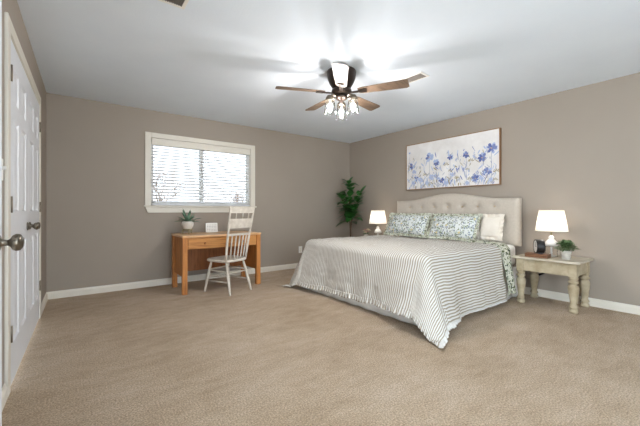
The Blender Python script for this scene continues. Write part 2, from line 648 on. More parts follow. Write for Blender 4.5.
bl = thing('window_blind', 'white horizontal slat blind with valance hanging in the window', 'blind', ((WX0 + WX1) / 2, YB + 0.022, WZ0))
hw = (WX1 - WX0) / 2 - 0.010
hz = WZ1 - WZ0
obj('valance', box(-hw, hw, -0.034, -0.022, hz - 0.095, hz - 0.008, 0.003), 'trim', bl)
obj('headrail', box(-hw, hw, -0.022, 0.028, hz - 0.055, hz - 0.010), 'slat', bl)
bm = NB()
nz = 19
for i in range(nz):
    z = 0.055 + i * (hz - 0.15) / (nz - 1)
    mt = Matrix.Translation((0, 0.003, z)) @ Matrix.Rotation(R(27), 4, 'X')
    add_box(bm, -hw + 0.004, hw - 0.004, -0.024, 0.024, -0.0014, 0.0014, mtx=mt)
obj('slats', bm, 'slat', bl)
obj('bottom_rail', box(-hw + 0.004, hw - 0.004, -0.022, 0.026, 0.008, 0.026, 0.003), 'slat', bl)
for x in (-hw + 0.16, 0.0, hw - 0.16):
    obj('ladder_cord', box(x - 0.0015, x + 0.0015, -0.0245, -0.0235, 0.02, hz - 0.06), 'slat', bl)
for x, zz in ((-hw + 0.055, 0.33), (hw - 0.06, 0.27)):
    c_ = obj('pull_cord', add_tube(NB(), [(x, -0.038, hz - 0.06), (x, -0.040, zz)], 0.0016, 6), 'slat', bl)
    obj('tassel', add_lathe(NB(), [(0.002, 0.02), (0.006, 0.0), (0.008, -0.03), (0.004, -0.034)], 10, (x, -0.040, zz - 0.01)), 'vent_dark', c_)

# outdoors beyond the window
struct('ground', box(-14, 16, YB + 0.3, 40, -0.45, -0.35), 'grass', 'dry lawn outside the window', 'ground')


def bare_tree(x, y, h, seed, label):
    rnd = random.Random(seed)
    b = NB()

    def br(p, d, ln, r, dep):
        q = p + d * ln * 0.5 + Vector((rnd.uniform(-.05, .05), rnd.uniform(-.05, .05), 0)) * ln
        e = p + d * ln
        add_tube(b, [p, q, e], [r, r * .85, r * .65], 6)
        if dep == 0:
            return
        for _ in range(3):
            nd = (d + Vector((rnd.uniform(-.8, .8), rnd.uniform(-.8, .8), rnd.uniform(-.1, .5)))).normalized()
            br(e, nd, ln * rnd.uniform(.6, .8), r * .6, dep - 1)
    br(Vector((0, 0, 0)), Vector((0, 0, 1)), h * 0.32, 0.06, 4)
    return tag(obj('bare_tree', b, 'bark_out', None, (x, y, -0.35)), label, 'tree')


bare_tree(1.75, 11.0, 3.4, 3, 'bare branching tree outside seen through the left half of the window blind')
bare_tree(5.2, 12.5, 2.6, 5, 'bare low tree outside seen through the right half of the window blind')

# ------------------------------------------------------------------ bed
BX0, BX1, BY0, BY1 = 2.50, 4.40, 1.75, 3.65
BYC = (BY0 + BY1) / 2
bed = thing('bed', 'king bed with button-tufted cream linen headboard against the right wall', 'bed', (4.44, BYC, 0))
ox, oy = 4.44, BYC


def hb_top(y):
    s_ = abs(y) / 0.96
    if s_ > 0.80:
        return 1.212
    return 1.212 + 0.090 * (0.5 + 0.5 * math.cos(PI * s_ / 0.80))


TUFT_Y = [(-0.667 + 0.225 * k) for k in range(7)]
TUFTS = [(y, 1.105) for y in TUFT_Y] + [(y + 0.1125, 0.93) for y in TUFT_Y[:-1]] + [(-0.78, 0.93), (0.795, 0.93)] + [(0.908, 1.105)][:0]


def hb_front(u, w):
    y = -0.965 + 1.93 * u
    zt = hb_top(y)
    z = 0.60 + (zt - 0.60) * w
    eu = min(u, 1 - u) * 1.93
    ew = min(w, 1 - w) * (zt - 0.60)
    e = min(eu, ew)
    bulge = 0.045 * (1 - math.exp(-e / 0.018)) if e > 0 else 0
    dim = 0
    for ty, tz in TUFTS:
        d2 = ((y - ty) ** 2 + (z - tz) ** 2)
        dim += 0.030 * math.exp(-d2 / 0.0022) + 0.006 * math.exp(-d2 / 0.012)
    return Vector((-0.012 - bulge + min(dim, 0.04), y, z))


bm = NB()
gv = add_grid(bm, 110, 44, hb_front)
# back and border
edge = [gv[i][0] for i in range(111)] + [gv[110][j] for j in range(1, 45)] + [gv[i][44] for i in range(109, -1, -1)] + [gv[0][j] for j in range(43, 0, -1)]
bk = [bm.verts.new((0.04, v_.co.y, v_.co.z)) for v_ in edge]
n = len(edge)
for i in range(n):
    bm.faces.new((edge[i], edge[(i + 1) % n], bk[(i + 1) % n], bk[i]))
bm.faces.new(bk)
hb = obj('headboard', bm, 'linen', bed)
for ty, tz in TUFTS:
    obj('button', add_lathe(NB(), [(0.001, 0.009), (0.008, 0.007), (0.012, 0.002), (0.012, -0.004)], 12, (-0.034, ty, tz), Matrix.Rotation(R(-90), 4, 'Y')), 'linen_button', hb)
for s_ in (-1, 1):
    obj('headboard_leg', box(-0.01, 0.035, s_ * 0.80 - 0.04, s_ * 0.80 + 0.04, 0, 0.62), 'black', bed)
obj('box_spring', box(2.60 - ox, 4.40 - ox, 1.79 - oy, 3.63 - oy, 0.16, 0.36, 0.02), 'sheet', bed)
obj('mattress', box(2.59 - ox, 4.415 - ox, 1.765 - oy, 3.635 - oy, 0.36, 0.622, 0.055, 5), 'sheet', bed)
for ya in (1.745, 3.633):
    obj('side_rail', box(2.55 - ox, 4.42 - ox, ya - oy, ya + 0.022 - oy, 0.20, 0.30), 'black', bed)
for x in (2.66, 3.5, 4.3):
    for y in (1.84, 3.56):
        obj('leg', box(x - ox - 0.025, x - ox + 0.025, y - oy - 0.025, y - oy + 0.025, 0, 0.16), 'black', bed)

# bed skirt: pleated white cloth to the floor on three sides
bm = NB()
path = []
x = 4.35
P = [(4.35, 1.735), (2.475, 1.735), (2.475, 3.665), (4.35, 3.665)]
for (xa, ya), (xb, yb) in zip(P, P[1:]):
    L = math.hypot(xb - xa, yb - ya)
    k = int(L / 0.02)
    nx, ny = (yb - ya) / L, -(xb - xa) / L
    for i in range(k):
        f = i / k
        path.append((xa + (xb - xa) * f, ya + (yb - ya) * f, -nx, -ny))
path.append((4.35, 3.665, 0, 1))


def skirt_fn(u, w):
    i = min(int(round(u * (len(path) - 1))), len(path) - 1)
    px, py, nx, ny = path[i]
    amp = 0.010 * w * math.sin(i * 0.55) + 0.012 * w
    cx, cy = px - (px - 3.4) * 0, py
    dx, dy = (px - 3.45), (py - 2.70)
    ox_ = (-1 if px < 2.48 else 0) * amp
    oy_ = (-1 if py < 1.74 else (1 if py > 3.66 else 0)) * amp
    return Vector((px + ox_, py + oy_, 0.365 - 0.357 * w))


add_grid(bm, len(path) - 1, 8, skirt_fn)
bs = obj('bed_skirt', bm, 'skirt')
tag(bs, 'plain white bed skirt reaching the carpet under the striped comforter', 'bed skirt')
md = bs.modifiers.new('thick', 'SOLIDIFY')
md.thickness = 0.004
md.offset = 0


# comforter -----------------------------------------------------------
def drape(a, b, xf, xh, y0, y1, ztop, flare, dmax, rr=0.085, amp=1.0, zmin=0.018, cspread=0.0):
    if cspread:
        xf = xf + 0.075 * max(0.0, min(1.0, (b - y0) / (y1 - y0))) ** 1.5
    cx = min(max(a, xf), xh)
    cy = min(max(b, y0), y1)
    da, db = a - cx, b - cy
    if a > xf:
        da = 0
    d = math.hypot(da, db)
    if cspread and d > 0.66:
        d = 0.66 + (d - 0.66) * 0.9
    pk = 0.0
    if cspread:
        pk = 0.011 * (1 - (abs(math.sin(PI * a / 0.26)) * abs(math.sin(PI * b / 0.26))) ** 0.4) + 0.008 * noise.noise(Vector((a * 17, b * 17, 7)))
    top = ztop + 0.012 * amp * noise.noise(Vector((a * 3.1, b * 3.1, 0.3))) + 0.006 * amp * noise.noise(Vector((a * 11, b * 11, 1.3)))
    if d < 1e-6:
        # soften toward edges
        e = min(a - xf, b - y0, y1 - b)
        sag = 0.016 * math.exp(-max(e, 0) / 0.10)
        return Vector((a, b, top - sag - pk))
    dn = math.hypot(da, db)
    ux, uy = da / dn, db / dn
    top -= 0.016
    lim = rr * PI / 2
    cn_ = min(abs(da), abs(db)) / (d + 1e-6)
    if cspread:
        near = cy < (y0 + y1) / 2
        amt = cspread if near else cspread * 0.75
        ey = min(cy - y0, y1 - cy)
        ex = cx - xf
        flare = flare + amt * math.exp(-(ey / 0.36) ** 2) * math.exp(-(ex / 0.24) ** 2) + (0.10 if near else 0.05) * cn_
    if d < lim:
        th = d / rr
        out, down = rr * math.sin(th), rr * (1 - math.cos(th))
    else:
        s_ = d - lim
        out = rr + flare * s_
        down = rr + s_ * math.sqrt(1 - flare * flare)
    k = min(d / 0.5, 1.0)
    corner = min(abs(da), abs(db)) / (d + 1e-6)
    ang = math.atan2(uy, -ux)
    per = (cx * 1.0 + cy * 1.0) + ang * 0.35
    fold = amp * k * (0.020 * noise.noise(Vector((per * 3.2, 0.4, 2.2))) + 0.010 * math.sin(per * 13 + 2 * noise.noise(Vector((per * 2, 1, 0)))) +
                      0.012 * noise.noise(Vector((a * 6, b * 6, 4.0))))
    fold += corner * k * 0.022 * math.sin(ang * 10)
    out += fold - pk * k
    z = top - down
    if z < zmin:
        out += (zmin - z) * 0.92
        z = zmin + 0.02 * corner * (0.5 + 0.5 * math.sin(d * 60 + per * 9)) * min((zmin - (top - down)) / 0.05, 1)
    return Vector((cx + ux * out, cy + uy * out, z))


XF, XH, Y0, Y1, ZT = 2.52, 3.80, 1.77, 3.63, 0.668
DF, DS = 0.545, 0.635


def cf(a, b):
    return drape(a, b, XF, XH, Y0, Y1, ZT, 0.11, 0.6, cspread=0.27)


bm = NB()
uvl = bm.loops.layers.uv.new('cloth')
A0, A1, B0, B1 = XF - DF, XH, Y0 - DS, Y1 + DS - 0.16


def cfn(u, w):
    return cf(A0 + (A1 - A0) * u, B0 + (B1 - B0) * w)


add_grid(bm, 98, 152, cfn, uvl, lambda u, w: (A0 + (A1 - A0) * u, B0 + (B1 - B0) * w))
com = obj('comforter', bm, 'stripe')
tag(com, 'cream and taupe ticking-stripe comforter draped over the king bed', 'comforter')
md = com.modifiers.new('thick', 'SOLIDIFY')
md.thickness = 0.004
md.offset = 0
# ruffle along the hem
path = []
N = 0
segs = [((A1, B0), (A0, B0), (0, -1)), ((A0, B0), (A0, B1), (-1, 0)), ((A0, B1), (A1, B1), (0, 1))]
for (a0, b0), (a1, b1), nn in segs:
    L = math.hypot(a1 - a0, b1 - b0)
    k = int(L / 0.0085)
    for i in range(k + 1):
        f = i / k
        path.append((a0 + (a1 - a0) * f, b0 + (b1 - b0) * f, nn[0], nn[1]))
rows = 5
bm = NB()
uvl = bm.loops.layers.uv.new('cloth')


def rf(u, w):
    i = min(int(round(u * (len(path) - 1))), len(path) - 1)
    a, b, nx, ny = path[i]
    keep = 1.0 if ny == 0 else max(0.25, min(0.75, 0.9 - (a - XF) / 0.25))
    e = (0.056 * w - 0.010) * keep
    p = cf(a + nx * e, b + ny * e)
    q = 0.004 + 0.013 * w * keep * math.sin(i * 0.0085 * 2 * PI / 0.062 + 1.5 * math.sin(i * .05)) + 0.006 * w
    cx = min(max(a, XF), XH)
    cy = min(max(b, Y0), Y1)
    dd = Vector((min(a - XF, 0), b - cy, 0))
    dd = dd.normalized() if dd.length > 0 else Vector((0, 0, 0))
    p = p + dd * q
    p.z = max(p.z + 0.004 * math.sin(i * 0.0085 * 2 * PI / 0.062) * (1 if p.z < 0.05 else 0), 0.008)
    return p


add_grid(bm, len(path) - 1, rows, rf, uvl, lambda u, w: (path[min(int(round(u * (len(path) - 1))), len(path) - 1)][0], path[min(int(round(u * (len(path) - 1))), len(path) - 1)][1]))
rfl = obj('ruffle', bm, 'stripe', com)
md = rfl.modifiers.new('thick', 'SOLIDIFY')
md.thickness = 0.003
md.offset = 0

# floral quilt, folded across the bed at the pillows and hanging down the side
bm = NB()
QX0, QX1 = 3.825, 4.045
QD = 0.60


def qf(u, w):
    a = QX0 + (QX1 - QX0) * u
    b = Y0 - QD + (QD + 0.38) * w
    p = drape(a, b, 2.0, 5.0, Y0, Y1, ZT + 0.002, 0.10, 0.6, 0.075, 0.6)
    roll = 0.014 * math.sin(u * PI) ** 0.5
    p.z += roll if p.z > 0.6 else 0
    if p.z <= 0.6:
        p.y += (-1 if p.y < BYC else 1) * (0.012 + 0.016 * math.sin(u * 9 + p.z * 6))
        p.x += 0.02 * math.sin(p.z * 7)
    p.z = max(p.z, 0.03)
    return p


add_grid(bm, 14, 70, qf)
qu = obj('floral_quilt', bm, 'floral_green')
tag(qu, 'green and cream floral quilt strip hanging over the bed side next to the nightstand', 'quilt')
md = qu.modifiers.new('thick', 'SOLIDIFY')
md.thickness = 0.010
md.offset = 0


# pillows -------------------------------------------------------------
def pillow_bm(w, h, tck, flange=0.0, seed=1, nu=44, nv=28):
    b = NB()

    def side(sgn):
        def fn(u, v_):
            x = (u * 2 - 1)
            y = (v_ * 2 - 1)
            k = max(0, (1 - abs(x) ** 2.6)) ** 0.55 * max(0, (1 - abs(y) ** 2.4)) ** 0.55
            pin = 1 - 0.06 * (1 - abs(y)) * 0 - 0.05 * (abs(x) ** 2) * (1 - abs(y) ** 2)
            nn = noise.noise(Vector((x * 2.4 + seed, y * 2.0, sgn * 3.0 + seed)))
            return Vector((x * w / 2 * (1 - 0.04 * (1 - y * y) * abs(x)), sgn * (tck / 2 * k * (1 + 0.12 * nn)), y * h / 2 * (1 - 0.05 * (1 - x * x))))
        return fn
    add_grid(b, nu, nv, side(1))
    add_grid(b, nu, nv, side(-1))
    bmesh.ops.remove_doubles(b, verts=b.verts, dist=1e-4)
    return b


def ruffle_bm(w, h, depth, wave=0.012, per=0.055):
    """wavy strip around a pillow outline"""
    b = NB()
    pts = []
    step = 0.010
    for (xa, za), (xb, zb), nn in (((-w / 2, -h / 2), (w / 2, -h / 2), (0, -1)), ((w / 2, -h / 2), (w / 2, h / 2), (1, 0)),
                                   ((w / 2, h / 2), (-w / 2, h / 2), (0, 1)), ((-w / 2, h / 2), (-w / 2, -h / 2), (-1, 0))):
        L = math.hypot(xb - xa, zb - za)
        k = int(L / step)
        for i in range(k):
            f = i / k
            e = min(f, 1 - f) * L
            mixn = max(0, 1 - e / 0.05)
            cn = Vector((nn[0], nn[1]))
            cen = Vector((xa + (xb - xa) * f, za + (zb - za) * f))
            diag = Vector((math.copysign(1, cen.x), math.copysign(1, cen.y)))
            dv = (cn * (1 - mixn) + diag * mixn)
            inset_x = 1 - 0.04 * (1 - (2 * cen.y / h) ** 2)
            inset_z = 1 - 0.05 * (1 - (2 * cen.x / w) ** 2)
            pts.append((cen.x * inset_x, cen.y * inset_z, dv.x, dv.y))
    n_ = len(pts)
    rings = []
    for w_ in range(4):
        f = w_ / 3
        ring = []
        for i, (x, z, dx, dz) in enumerate(pts):
            wv = wave * f * math.sin(i * step * 2 * PI / per) + 0.4 * wave * f * math.sin(i * step * 31)
            ring.append(b.verts.new((x + dx * depth * (f - 0.12), wv, z + dz * depth * (f - 0.12))))
        rings.append(ring)
    for a, c_ in zip(rings, rings[1:]):
        for i in range(n_):
            f = b.faces.new((a[i], a[(i + 1) % n_], c_[(i + 1) % n_], c_[i]))
            f.smooth = True
    return b


def pillow(name, label, w, h, tck, loc, lean, rz, m_body, m_ruf, depth, seed):
    o = obj(name, pillow_bm(w, h, tck, seed=seed), m_body, None, loc, (lean, 0, R(-90) + rz))
    tag(o, label, 'pillow', 'pillows on the bed')
    if depth:
        r_ = obj('ruffle', ruffle_bm(w, h, depth), m_ruf, o)
        md_ = r_.modifiers.new('thick', 'SOLIDIFY')
        md_.thickness = 0.004
        md_.offset = 0
    return o


# local +x of a pillow runs along -Y, its face looks along -X
LEAN = R(-27)
pillow('pillow_sham', 'long floral pillow sham on the left, nearer the far lamp', 0.72, 0.33, 0.18, (4.195, 3.285, 0.828), LEAN, R(2), 'floral', 'floral_ruffle', 0.045, 1)
pillow('pillow_sham', 'long floral pillow sham on the right, in front of the ivory pillow', 0.68, 0.33, 0.18, (4.185, 2.500, 0.826), LEAN, R(-2), 'floral', 'floral_ruffle', 0.045, 5)
pillow('pillow', 'plump ivory pillow with ruffled edge behind the right floral sham', 0.24, 0.27, 0.10, (4.285, 2.035, 0.838), R(-14), R(6), 'ivory_cloth', 'ivory_cloth', 0.045, 9)

# ------------------------------------------------------------------ wall art
pt = thing('flower_painting', 'wide framed painting of blue flowers hung above the headboard', 'painting', (XR, 2.766, 1.772))
PW, PH = 1.525, 0.755
bm = NB()
fw = 0.010
add_box(bm, -0.045, 0, -PW / 2, -PW / 2 + fw, -PH / 2, PH / 2)
add_box(bm, -0.045, 0, PW / 2 - fw, PW / 2, -PH / 2, PH / 2)
add_box(bm, -0.045, 0, -PW / 2 + fw, PW / 2 - fw, -PH / 2, -PH / 2 + fw)
add_box(bm, -0.045, 0, -PW / 2 + fw, PW / 2 - fw, PH / 2 - fw, PH / 2)
obj('picture_frame', bm, 'canvas_edge', pt)
mat_noise('canvas', (222, 218, 214), (238, 236, 234), 5, 0.8, 0.15, 200)
mat_noise('paint_blue', (104, 118, 172), (138, 150, 194), 25, 0.7)
mat_noise('paint_deep', (82, 94, 150), (112, 124, 176), 25, 0.7)
mat_noise('paint_pale', (160, 178, 214), (190, 202, 226), 25, 0.7)
mat_noise('paint_gold', (140, 128, 92), (176, 164, 128), 25, 0.7)
mat_noise('paint_stem', (168, 172, 188), (190, 192, 200), 25, 0.7)
mat_noise('paint_dot', (196, 160, 120), (210, 176, 140), 25, 0.7)
bm = NB()
add_box(bm, -0.040, -0.004, -PW / 2 + fw, PW / 2 - fw, -PH / 2 + fw, PH / 2 - fw)
lay = [0]


def blob(y, z, ry, rz_, rot, mi, nseg=12):
    lay[0] += 1
    x = -0.0405 - 0.000012 * lay[0]
    ca, sa = math.cos(rot), math.sin(rot)
    ps = []
    for k in range(nseg):
        a = 2 * PI * k / nseg
        p, q = ry * math.cos(a), rz_ * math.sin(a) * (0.8 + 0.2 * math.cos(a))
        yy, zz = y + p * ca - q * sa, z + p * sa + q * ca
        yy = max(-PW / 2 + fw, min(PW / 2 - fw, yy))
        zz = max(-PH / 2 + fw, min(PH / 2 - fw, zz))
        ps.append(bm.verts.new((x, yy, zz)))
    f = bm.faces.new(ps)
    f.material_index = mi


BLUE = [(3.077, 1.893, 0.075), (2.955, 1.79, 0.062), (2.717, 1.853, 0.053), (2.468, 1.854, 0.051), (2.239, 1.781, 0.068), (2.112, 1.894, 0.079), (2.159, 1.588, 0.058), (2.331, 1.499, 0.059), (3.406, 1.787, 0.059), (2.862, 1.512, 0.05), (3.313, 1.576, 0.054)]
PALE = [(3.026, 1.58, 0.052), (3.244, 1.54, 0.046), (2.687, 1.587, 0.035), (2.783, 1.471, 0.036), (2.248, 1.499, 0.033), (3.454, 2.01, 0.02), (3.359, 1.685, 0.039), (2.923, 1.553, 0.033), (2.121, 1.473, 0.029), (3.382, 1.511, 0.035), (2.451, 1.448, 0.03), (3.112, 1.493, 0.034)]
GOLD = [(2.783, 1.73, 0.05), (2.399, 1.745, 0.047), (2.416, 1.489, 0.044), (2.044, 1.561, 0.05), (2.612, 1.521, 0.042), (2.451, 1.633, 0.03), (3.155, 1.609, 0.045), (2.725, 1.636, 0.032), (2.06, 1.453, 0.038)]
rnd = random.Random(11)
zb = -PH / 2 + fw
for y, z, r in BLUE + PALE:
    y -= 2.766
    z -= 1.772
    L = z - zb
    for sdx in (0, rnd.uniform(-.05, .05)):
        blob(y + sdx * .5, (z + zb) / 2, L / 2, 0.0030, R(90) + sdx, 5, 8)
for k in range(300):
    y = rnd.uniform(-.72, .72)
    z = zb + .02 + .5 * rnd.random() ** 1.7
    blob(y, z, rnd.uniform(.015, .05), rnd.uniform(.004, .012), rnd.uniform(.6, 2.5), rnd.choice((3, 5, 5, 3, 4, 1)), 8)
for y, z, r in GOLD:
    y -= 2.766
    z -= 1.772
    for k in range(5):
        a = R(20 + 35 * k)
        blob(y + r * .65 * math.cos(a), z + r * .65 * math.sin(a), r * .42, r * .15, a, 4, 8)
for L_, mi, dk in ((PALE, 3, 3), (BLUE, 1, 2)):
    for y, z, r in L_:
        y -= 2.766
        z -= 1.772
        a0 = rnd.uniform(0, 2)
        for k in range(4):
            a = rnd.uniform(0, 2 * PI)
            blob(y + r * .6 * math.cos(a), z + r * .6 * math.sin(a), r * .45, r * .3, a, 3)
        for k in range(6):
            a = a0 + 2 * PI * k / 6 + rnd.uniform(-.25, .25)
            q = rnd.uniform(.75, 1.1)
            blob(y + r * .55 * q * math.cos(a), z + r * .48 * q * math.sin(a), r * .48 * q, r * .34 * q, a, rnd.choice((mi, mi, dk, 3)))
        blob(y, z, r * .15, r * .15, 0, 6, 8)
obj('canvas', bm, ['canvas', 'paint_blue', 'paint_deep', 'paint_pale', 'paint_gold', 'paint_stem', 'paint_dot'], pt)


# ------------------------------------------------------------------ nightstands
def nightstand(label, loc):
    """local: +x toward the wall, y along the wall; origin at floor centre"""
    t_ = thing('nightstand', label, 'nightstand', loc, 0, 'nightstands beside the bed')
    D, Wd, Ht = 0.51, 0.625, 0.53
    obj('tabletop', box(-D / 2, D / 2, -Wd / 2, Wd / 2, Ht - 0.024, Ht, 0.007, 3), 'distressed_top', t_)
    ia = 0.032
    bm = NB()
    z0, z1 = Ht - 0.155, Ht - 0.024
    for s_ in (-1, 1):
        add_box(bm, -D / 2 + ia + 0.07, D / 2 - ia - 0.07, s_ * (Wd / 2 - ia - 0.02) - 0.010, s_ * (Wd / 2 - ia - 0.02) + 0.010, z0, z1)
        add_box(bm, s_ * (D / 2 - ia - 0.02) - 0.010, s_ * (D / 2 - ia - 0.02) + 0.010, -Wd / 2 + ia + 0.07, Wd / 2 - ia - 0.07, z0, z1)
    obj('apron', bm, 'distressed', t_)
    for sx in (-1, 1):
        for sy in (-1, 1):
            cx, cy = sx * (D / 2 - ia - 0.036), sy * (Wd / 2 - ia - 0.036)
            b = NB()
            add_box(b, cx - 0.037, cx + 0.037, cy - 0.037, cy + 0.037, z0 - 0.005, z1, 0.003)
            add_lathe(b, [(0.0339, 0), (0.0407, 0.010), (0.0429, 0.025), (0.0350, 0.040), (0.0305, 0.048), (0.0407, 0.058), (0.0418, 0.066), (0.0339, 0.076), (0.0294, 0.090),
                          (0.0328, 0.13), (0.0407, 0.19), (0.0475, 0.235), (0.0486, 0.262), (0.0407, 0.282), (0.0305, 0.292), (0.0305, 0.300), (0.0452, 0.310), (0.0463, 0.322),
                          (0.0339, 0.332), (0.0316, 0.342), (0.0418, 0.352), (0.0429, 0.360), (0.0339, 0.372)], 20, (cx, cy, 0))
            obj('leg', b, 'distressed', t_)
    return t_


nightstand('distressed cream wood nightstand with turned legs in front of the right wall', (4.260, 1.340, 0))
nightstand('distressed cream nightstand half hidden behind the far side of the bed', (4.260, 4.07, 0))


def table_lamp(label, loc):
    t_ = thing('table_lamp', label, 'lamp', loc, 0, 'white bedside lamps')
    obj('lamp_base', add_lathe(NB(), [(0.060, 0.118), (0.066, 0.124), (0.066, 0.140), (0.054, 0.168), (0.034, 0.192), (0.024, 0.202), (0.030, 0.214), (0.022, 0.228), (0.011, 0.240)], 28), 'glaze', t_)
    gb = obj('glass_foot', add_lathe(NB(), [(0.058, 0), (0.060, 0.006), (0.056, 0.05), (0.058, 0.09), (0.060, 0.117)], 28), 'clear_base', t_)
    obj('foot_plate', add_lathe(NB(), [(0.050, 0.001), (0.050, 0.012), (0.010, 0.016), (0.010, 0.119)], 24), 'glaze', gb)
    obj('socket', add_lathe(NB(), [(0.010, 0.236), (0.010, 0.27), (0.016, 0.275), (0.016, 0.32), (0.010, 0.325)], 16), 'brass', t_)
    obj('bulb', add_lathe(NB(), [(0.012, 0.322), (0.020, 0.345), (0.030, 0.375), (0.030, 0.395), (0.020, 0.415), (0.003, 0.422)], 16), 'bulb_table', t_)
    sh = obj('lamp_shade', add_lathe(NB(), [(0.156, 0.285), (0.118, 0.525)], 40, cap=False), 'lamp_shade', t_)
    md_ = sh.modifiers.new('thick', 'SOLIDIFY')
    md_.thickness = 0.002
    bm = NB()
    for r, z in ((0.1555, 0.287), (0.1175, 0.523)):
        k = 40
        add_tube(bm, [(r * math.cos(2 * PI * i / k), r * math.sin(2 * PI * i / k), z) for i in range(k + 1)], 0.003, 6)
    for a in (0, 120, 240):
        add_tube(bm, [(0, 0, 0.515), (0.117 * math.cos(R(a)), 0.117 * math.sin(R(a)), 0.52)], 0.002, 6)
    add_tube(bm, [(0.0, 0.0, 0.424), (0, 0, 0.53)], 0.003, 6)
    obj('shade_ring', bm, 'trim', sh)
    return t_


mat_noise('glaze', (236, 234, 230), (240, 238, 235), 4, 0.18, spec=0.6)
table_lamp('white ceramic lamp with white shade on the near nightstand right of the bed', (4.315, 1.365, 0.53))
table_lamp('white ceramic lamp with white shade beyond the bed by the fig tree', (4.315, 4.01, 0.53))

# book, clock and herb pot on the near nightstand
bk_t = thing('wooden_box', 'flat brown wooden box lying under the round black clock', 'box', (4.115, 1.432, 0.53), R(3))
obj('box_body', box(-0.06, 0.06, -0.110, 0.110, 0, 0.032, 0.003), 'book_wood', bk_t)
obj('box_lid', box(-0.063, 0.063, -0.113, 0.113, 0.0325, 0.042, 0.003), 'book_wood', bk_t)
ck = thing('desk_clock', 'round black drum clock with white face standing on the wooden box', 'clock', (4.115, 1.415, 0.572), R(-55))
# local -x is the face direction after turning
CKM = Matrix.Translation((0, 0, 0.080)) @ Matrix.Rotation(R(-90), 4, 'Y')
bm = NB()
for prof in ([(0.066, -0.038), (0.076, -0.036), (0.079, -0.030), (0.079, 0.034), (0.076, 0.040), (0.068, 0.042), (0.066, 0.034)],):
    add_lathe(bm, prof, 36, (0, 0, 0), CKM, cap=True)
obj('clock_case', bm, 'black', ck)
obj('clock_face', add_lathe(NB(), [(0.0655, 0.0345), (0.0655, 0.0375)], 36, (0, 0, 0), CKM), 'plastic', ck)
bm = NB()
add_box(bm, -0.0395, -0.0380, -0.002, 0.002, 0.078, 0.125)
add_box(bm, -0.0395, -0.0380, -0.036, 0.002, 0.077, 0.082)
obj('clock_hand', bm, 'black', ck)
bm = NB()
add_box(bm, -0.02, 0.02, -0.04, -0.02, 0, 0.02)
add_box(bm, -0.02, 0.02, 0.02, 0.04, 0, 0.02)
obj('clock_foot', bm, 'black', ck)


def leaf(b, base, dirv, length, width, droop=0.3, up=Vector((0, 0, 1)), seg=5, fold=0.12, mi=0):
    d = Vector(dirv).normalized()
    side = d.cross(up)
    if side.length < 1e-3:
        side = Vector((1, 0, 0))
    side.normalize()
    nrm = side.cross(d)
    rowsv = []
    for i in range(seg + 1):
        f = i / seg
        wd = width * 0.5 * math.sin(PI * min(0.06 + 0.92 * f ** 0.85, 1.0)) ** 0.8 if i < seg else 0.001
        c_ = Vector(base) + d * (length * f) - Vector((0, 0, 1)) * (droop * length * f * f)
        rowsv.append([b.verts.new(c_ - side * wd + nrm * fold * wd * 2), b.verts.new(c_), b.verts.new(c_ + side * wd + nrm * fold * wd * 2)])
    for a, c_ in zip(rowsv, rowsv[1:]):
        for k in range(2):
            f = b.faces.new((a[k], a[k + 1], c_[k + 1], c_[k]))
            f.smooth = True
            f.material_index = mi


hp = thing('potted_herb', 'small leafy green plant in a pale stone pot on the near nightstand', 'plant', (4.17, 1.185, 0.53))
obj('pot', add_lathe(NB(), [(0.034, 0), (0.037, 0.004), (0.046, 0.080), (0.050, 0.086), (0.050, 0.096), (0.044, 0.096), (0.042, 0.082), (0.002, 0.080)], 28), 'pot_stone', hp)
rnd = random.Random(4)
bm = NB()
for k in range(520):
    a = rnd.uniform(0, 2 * PI)
    el = rnd.uniform(0.05, 1.5)
    rr = rnd.uniform(0.35, 1.0)
    c_ = Vector((0.100 * rr * math.cos(a) * math.cos(el), 0.100 * rr * math.sin(a) * math.cos(el), 0.100 + 0.095 * rr * math.sin(el)))
    dv = Vector((math.cos(a) * math.cos(el), math.sin(a) * math.cos(el), math.sin(el))) + Vector((rnd.uniform(-.5, .5), rnd.uniform(-.5, .5), rnd.uniform(-.3, .5)))
    leaf(bm, c_, dv, rnd.uniform(.022, .036), rnd.uniform(.014, .022), .25, seg=3)
obj('foliage', bm, 'leaf_herb', hp)
bm = NB()
for k in range(22):
    a = rnd.uniform(0, 2 * PI)
    r = rnd.uniform(.01, .06)
    add_tube(bm, [(0.01 * math.cos(a), 0.01 * math.sin(a), 0.08), (r * math.cos(a), r * math.sin(a), rnd.uniform(.13, .18))], 0.0014, 5)
obj('stem', bm, 'leaf_herb', hp)

# wall outlet with cord behind the near nightstand
tag(obj('power_cord', add_tube(NB(), [(-0.012, -0.05, 0.16), (-0.014, -0.01, 0.10), (-0.03, 0.02, 0.03), (-0.03, 0.0, -0.01), (-0.022, 0.05, -0.04), (-0.02, 0.10, -0.07), (-0.018, 0.14, -0.06)],
                            [0.007, 0.007, 0.008, 0.012, 0.012, 0.008, 0.007], 8), 'black', None, (XR, 1.50, 0.31)),
    'black power cord hanging on the wall beneath the near nightstand', 'cord')
t_ = thing('wall_outlet', 'white outlet plate low on the window wall left of the bed foot', 'outlet', (3.315, YB, 0.33))
obj('outlet_plate', box(-0.037, 0.037, -0.006, 0, -0.060, 0.060, 0.002), 'plastic', t_)
for s_ in (-1, 1):
    obj('socket', box(-0.016, 0.016, -0.008, -0.006, s_ * 0.022 - 0.014, s_ * 0.022 + 0.014, 0.001), 'trim', t_)

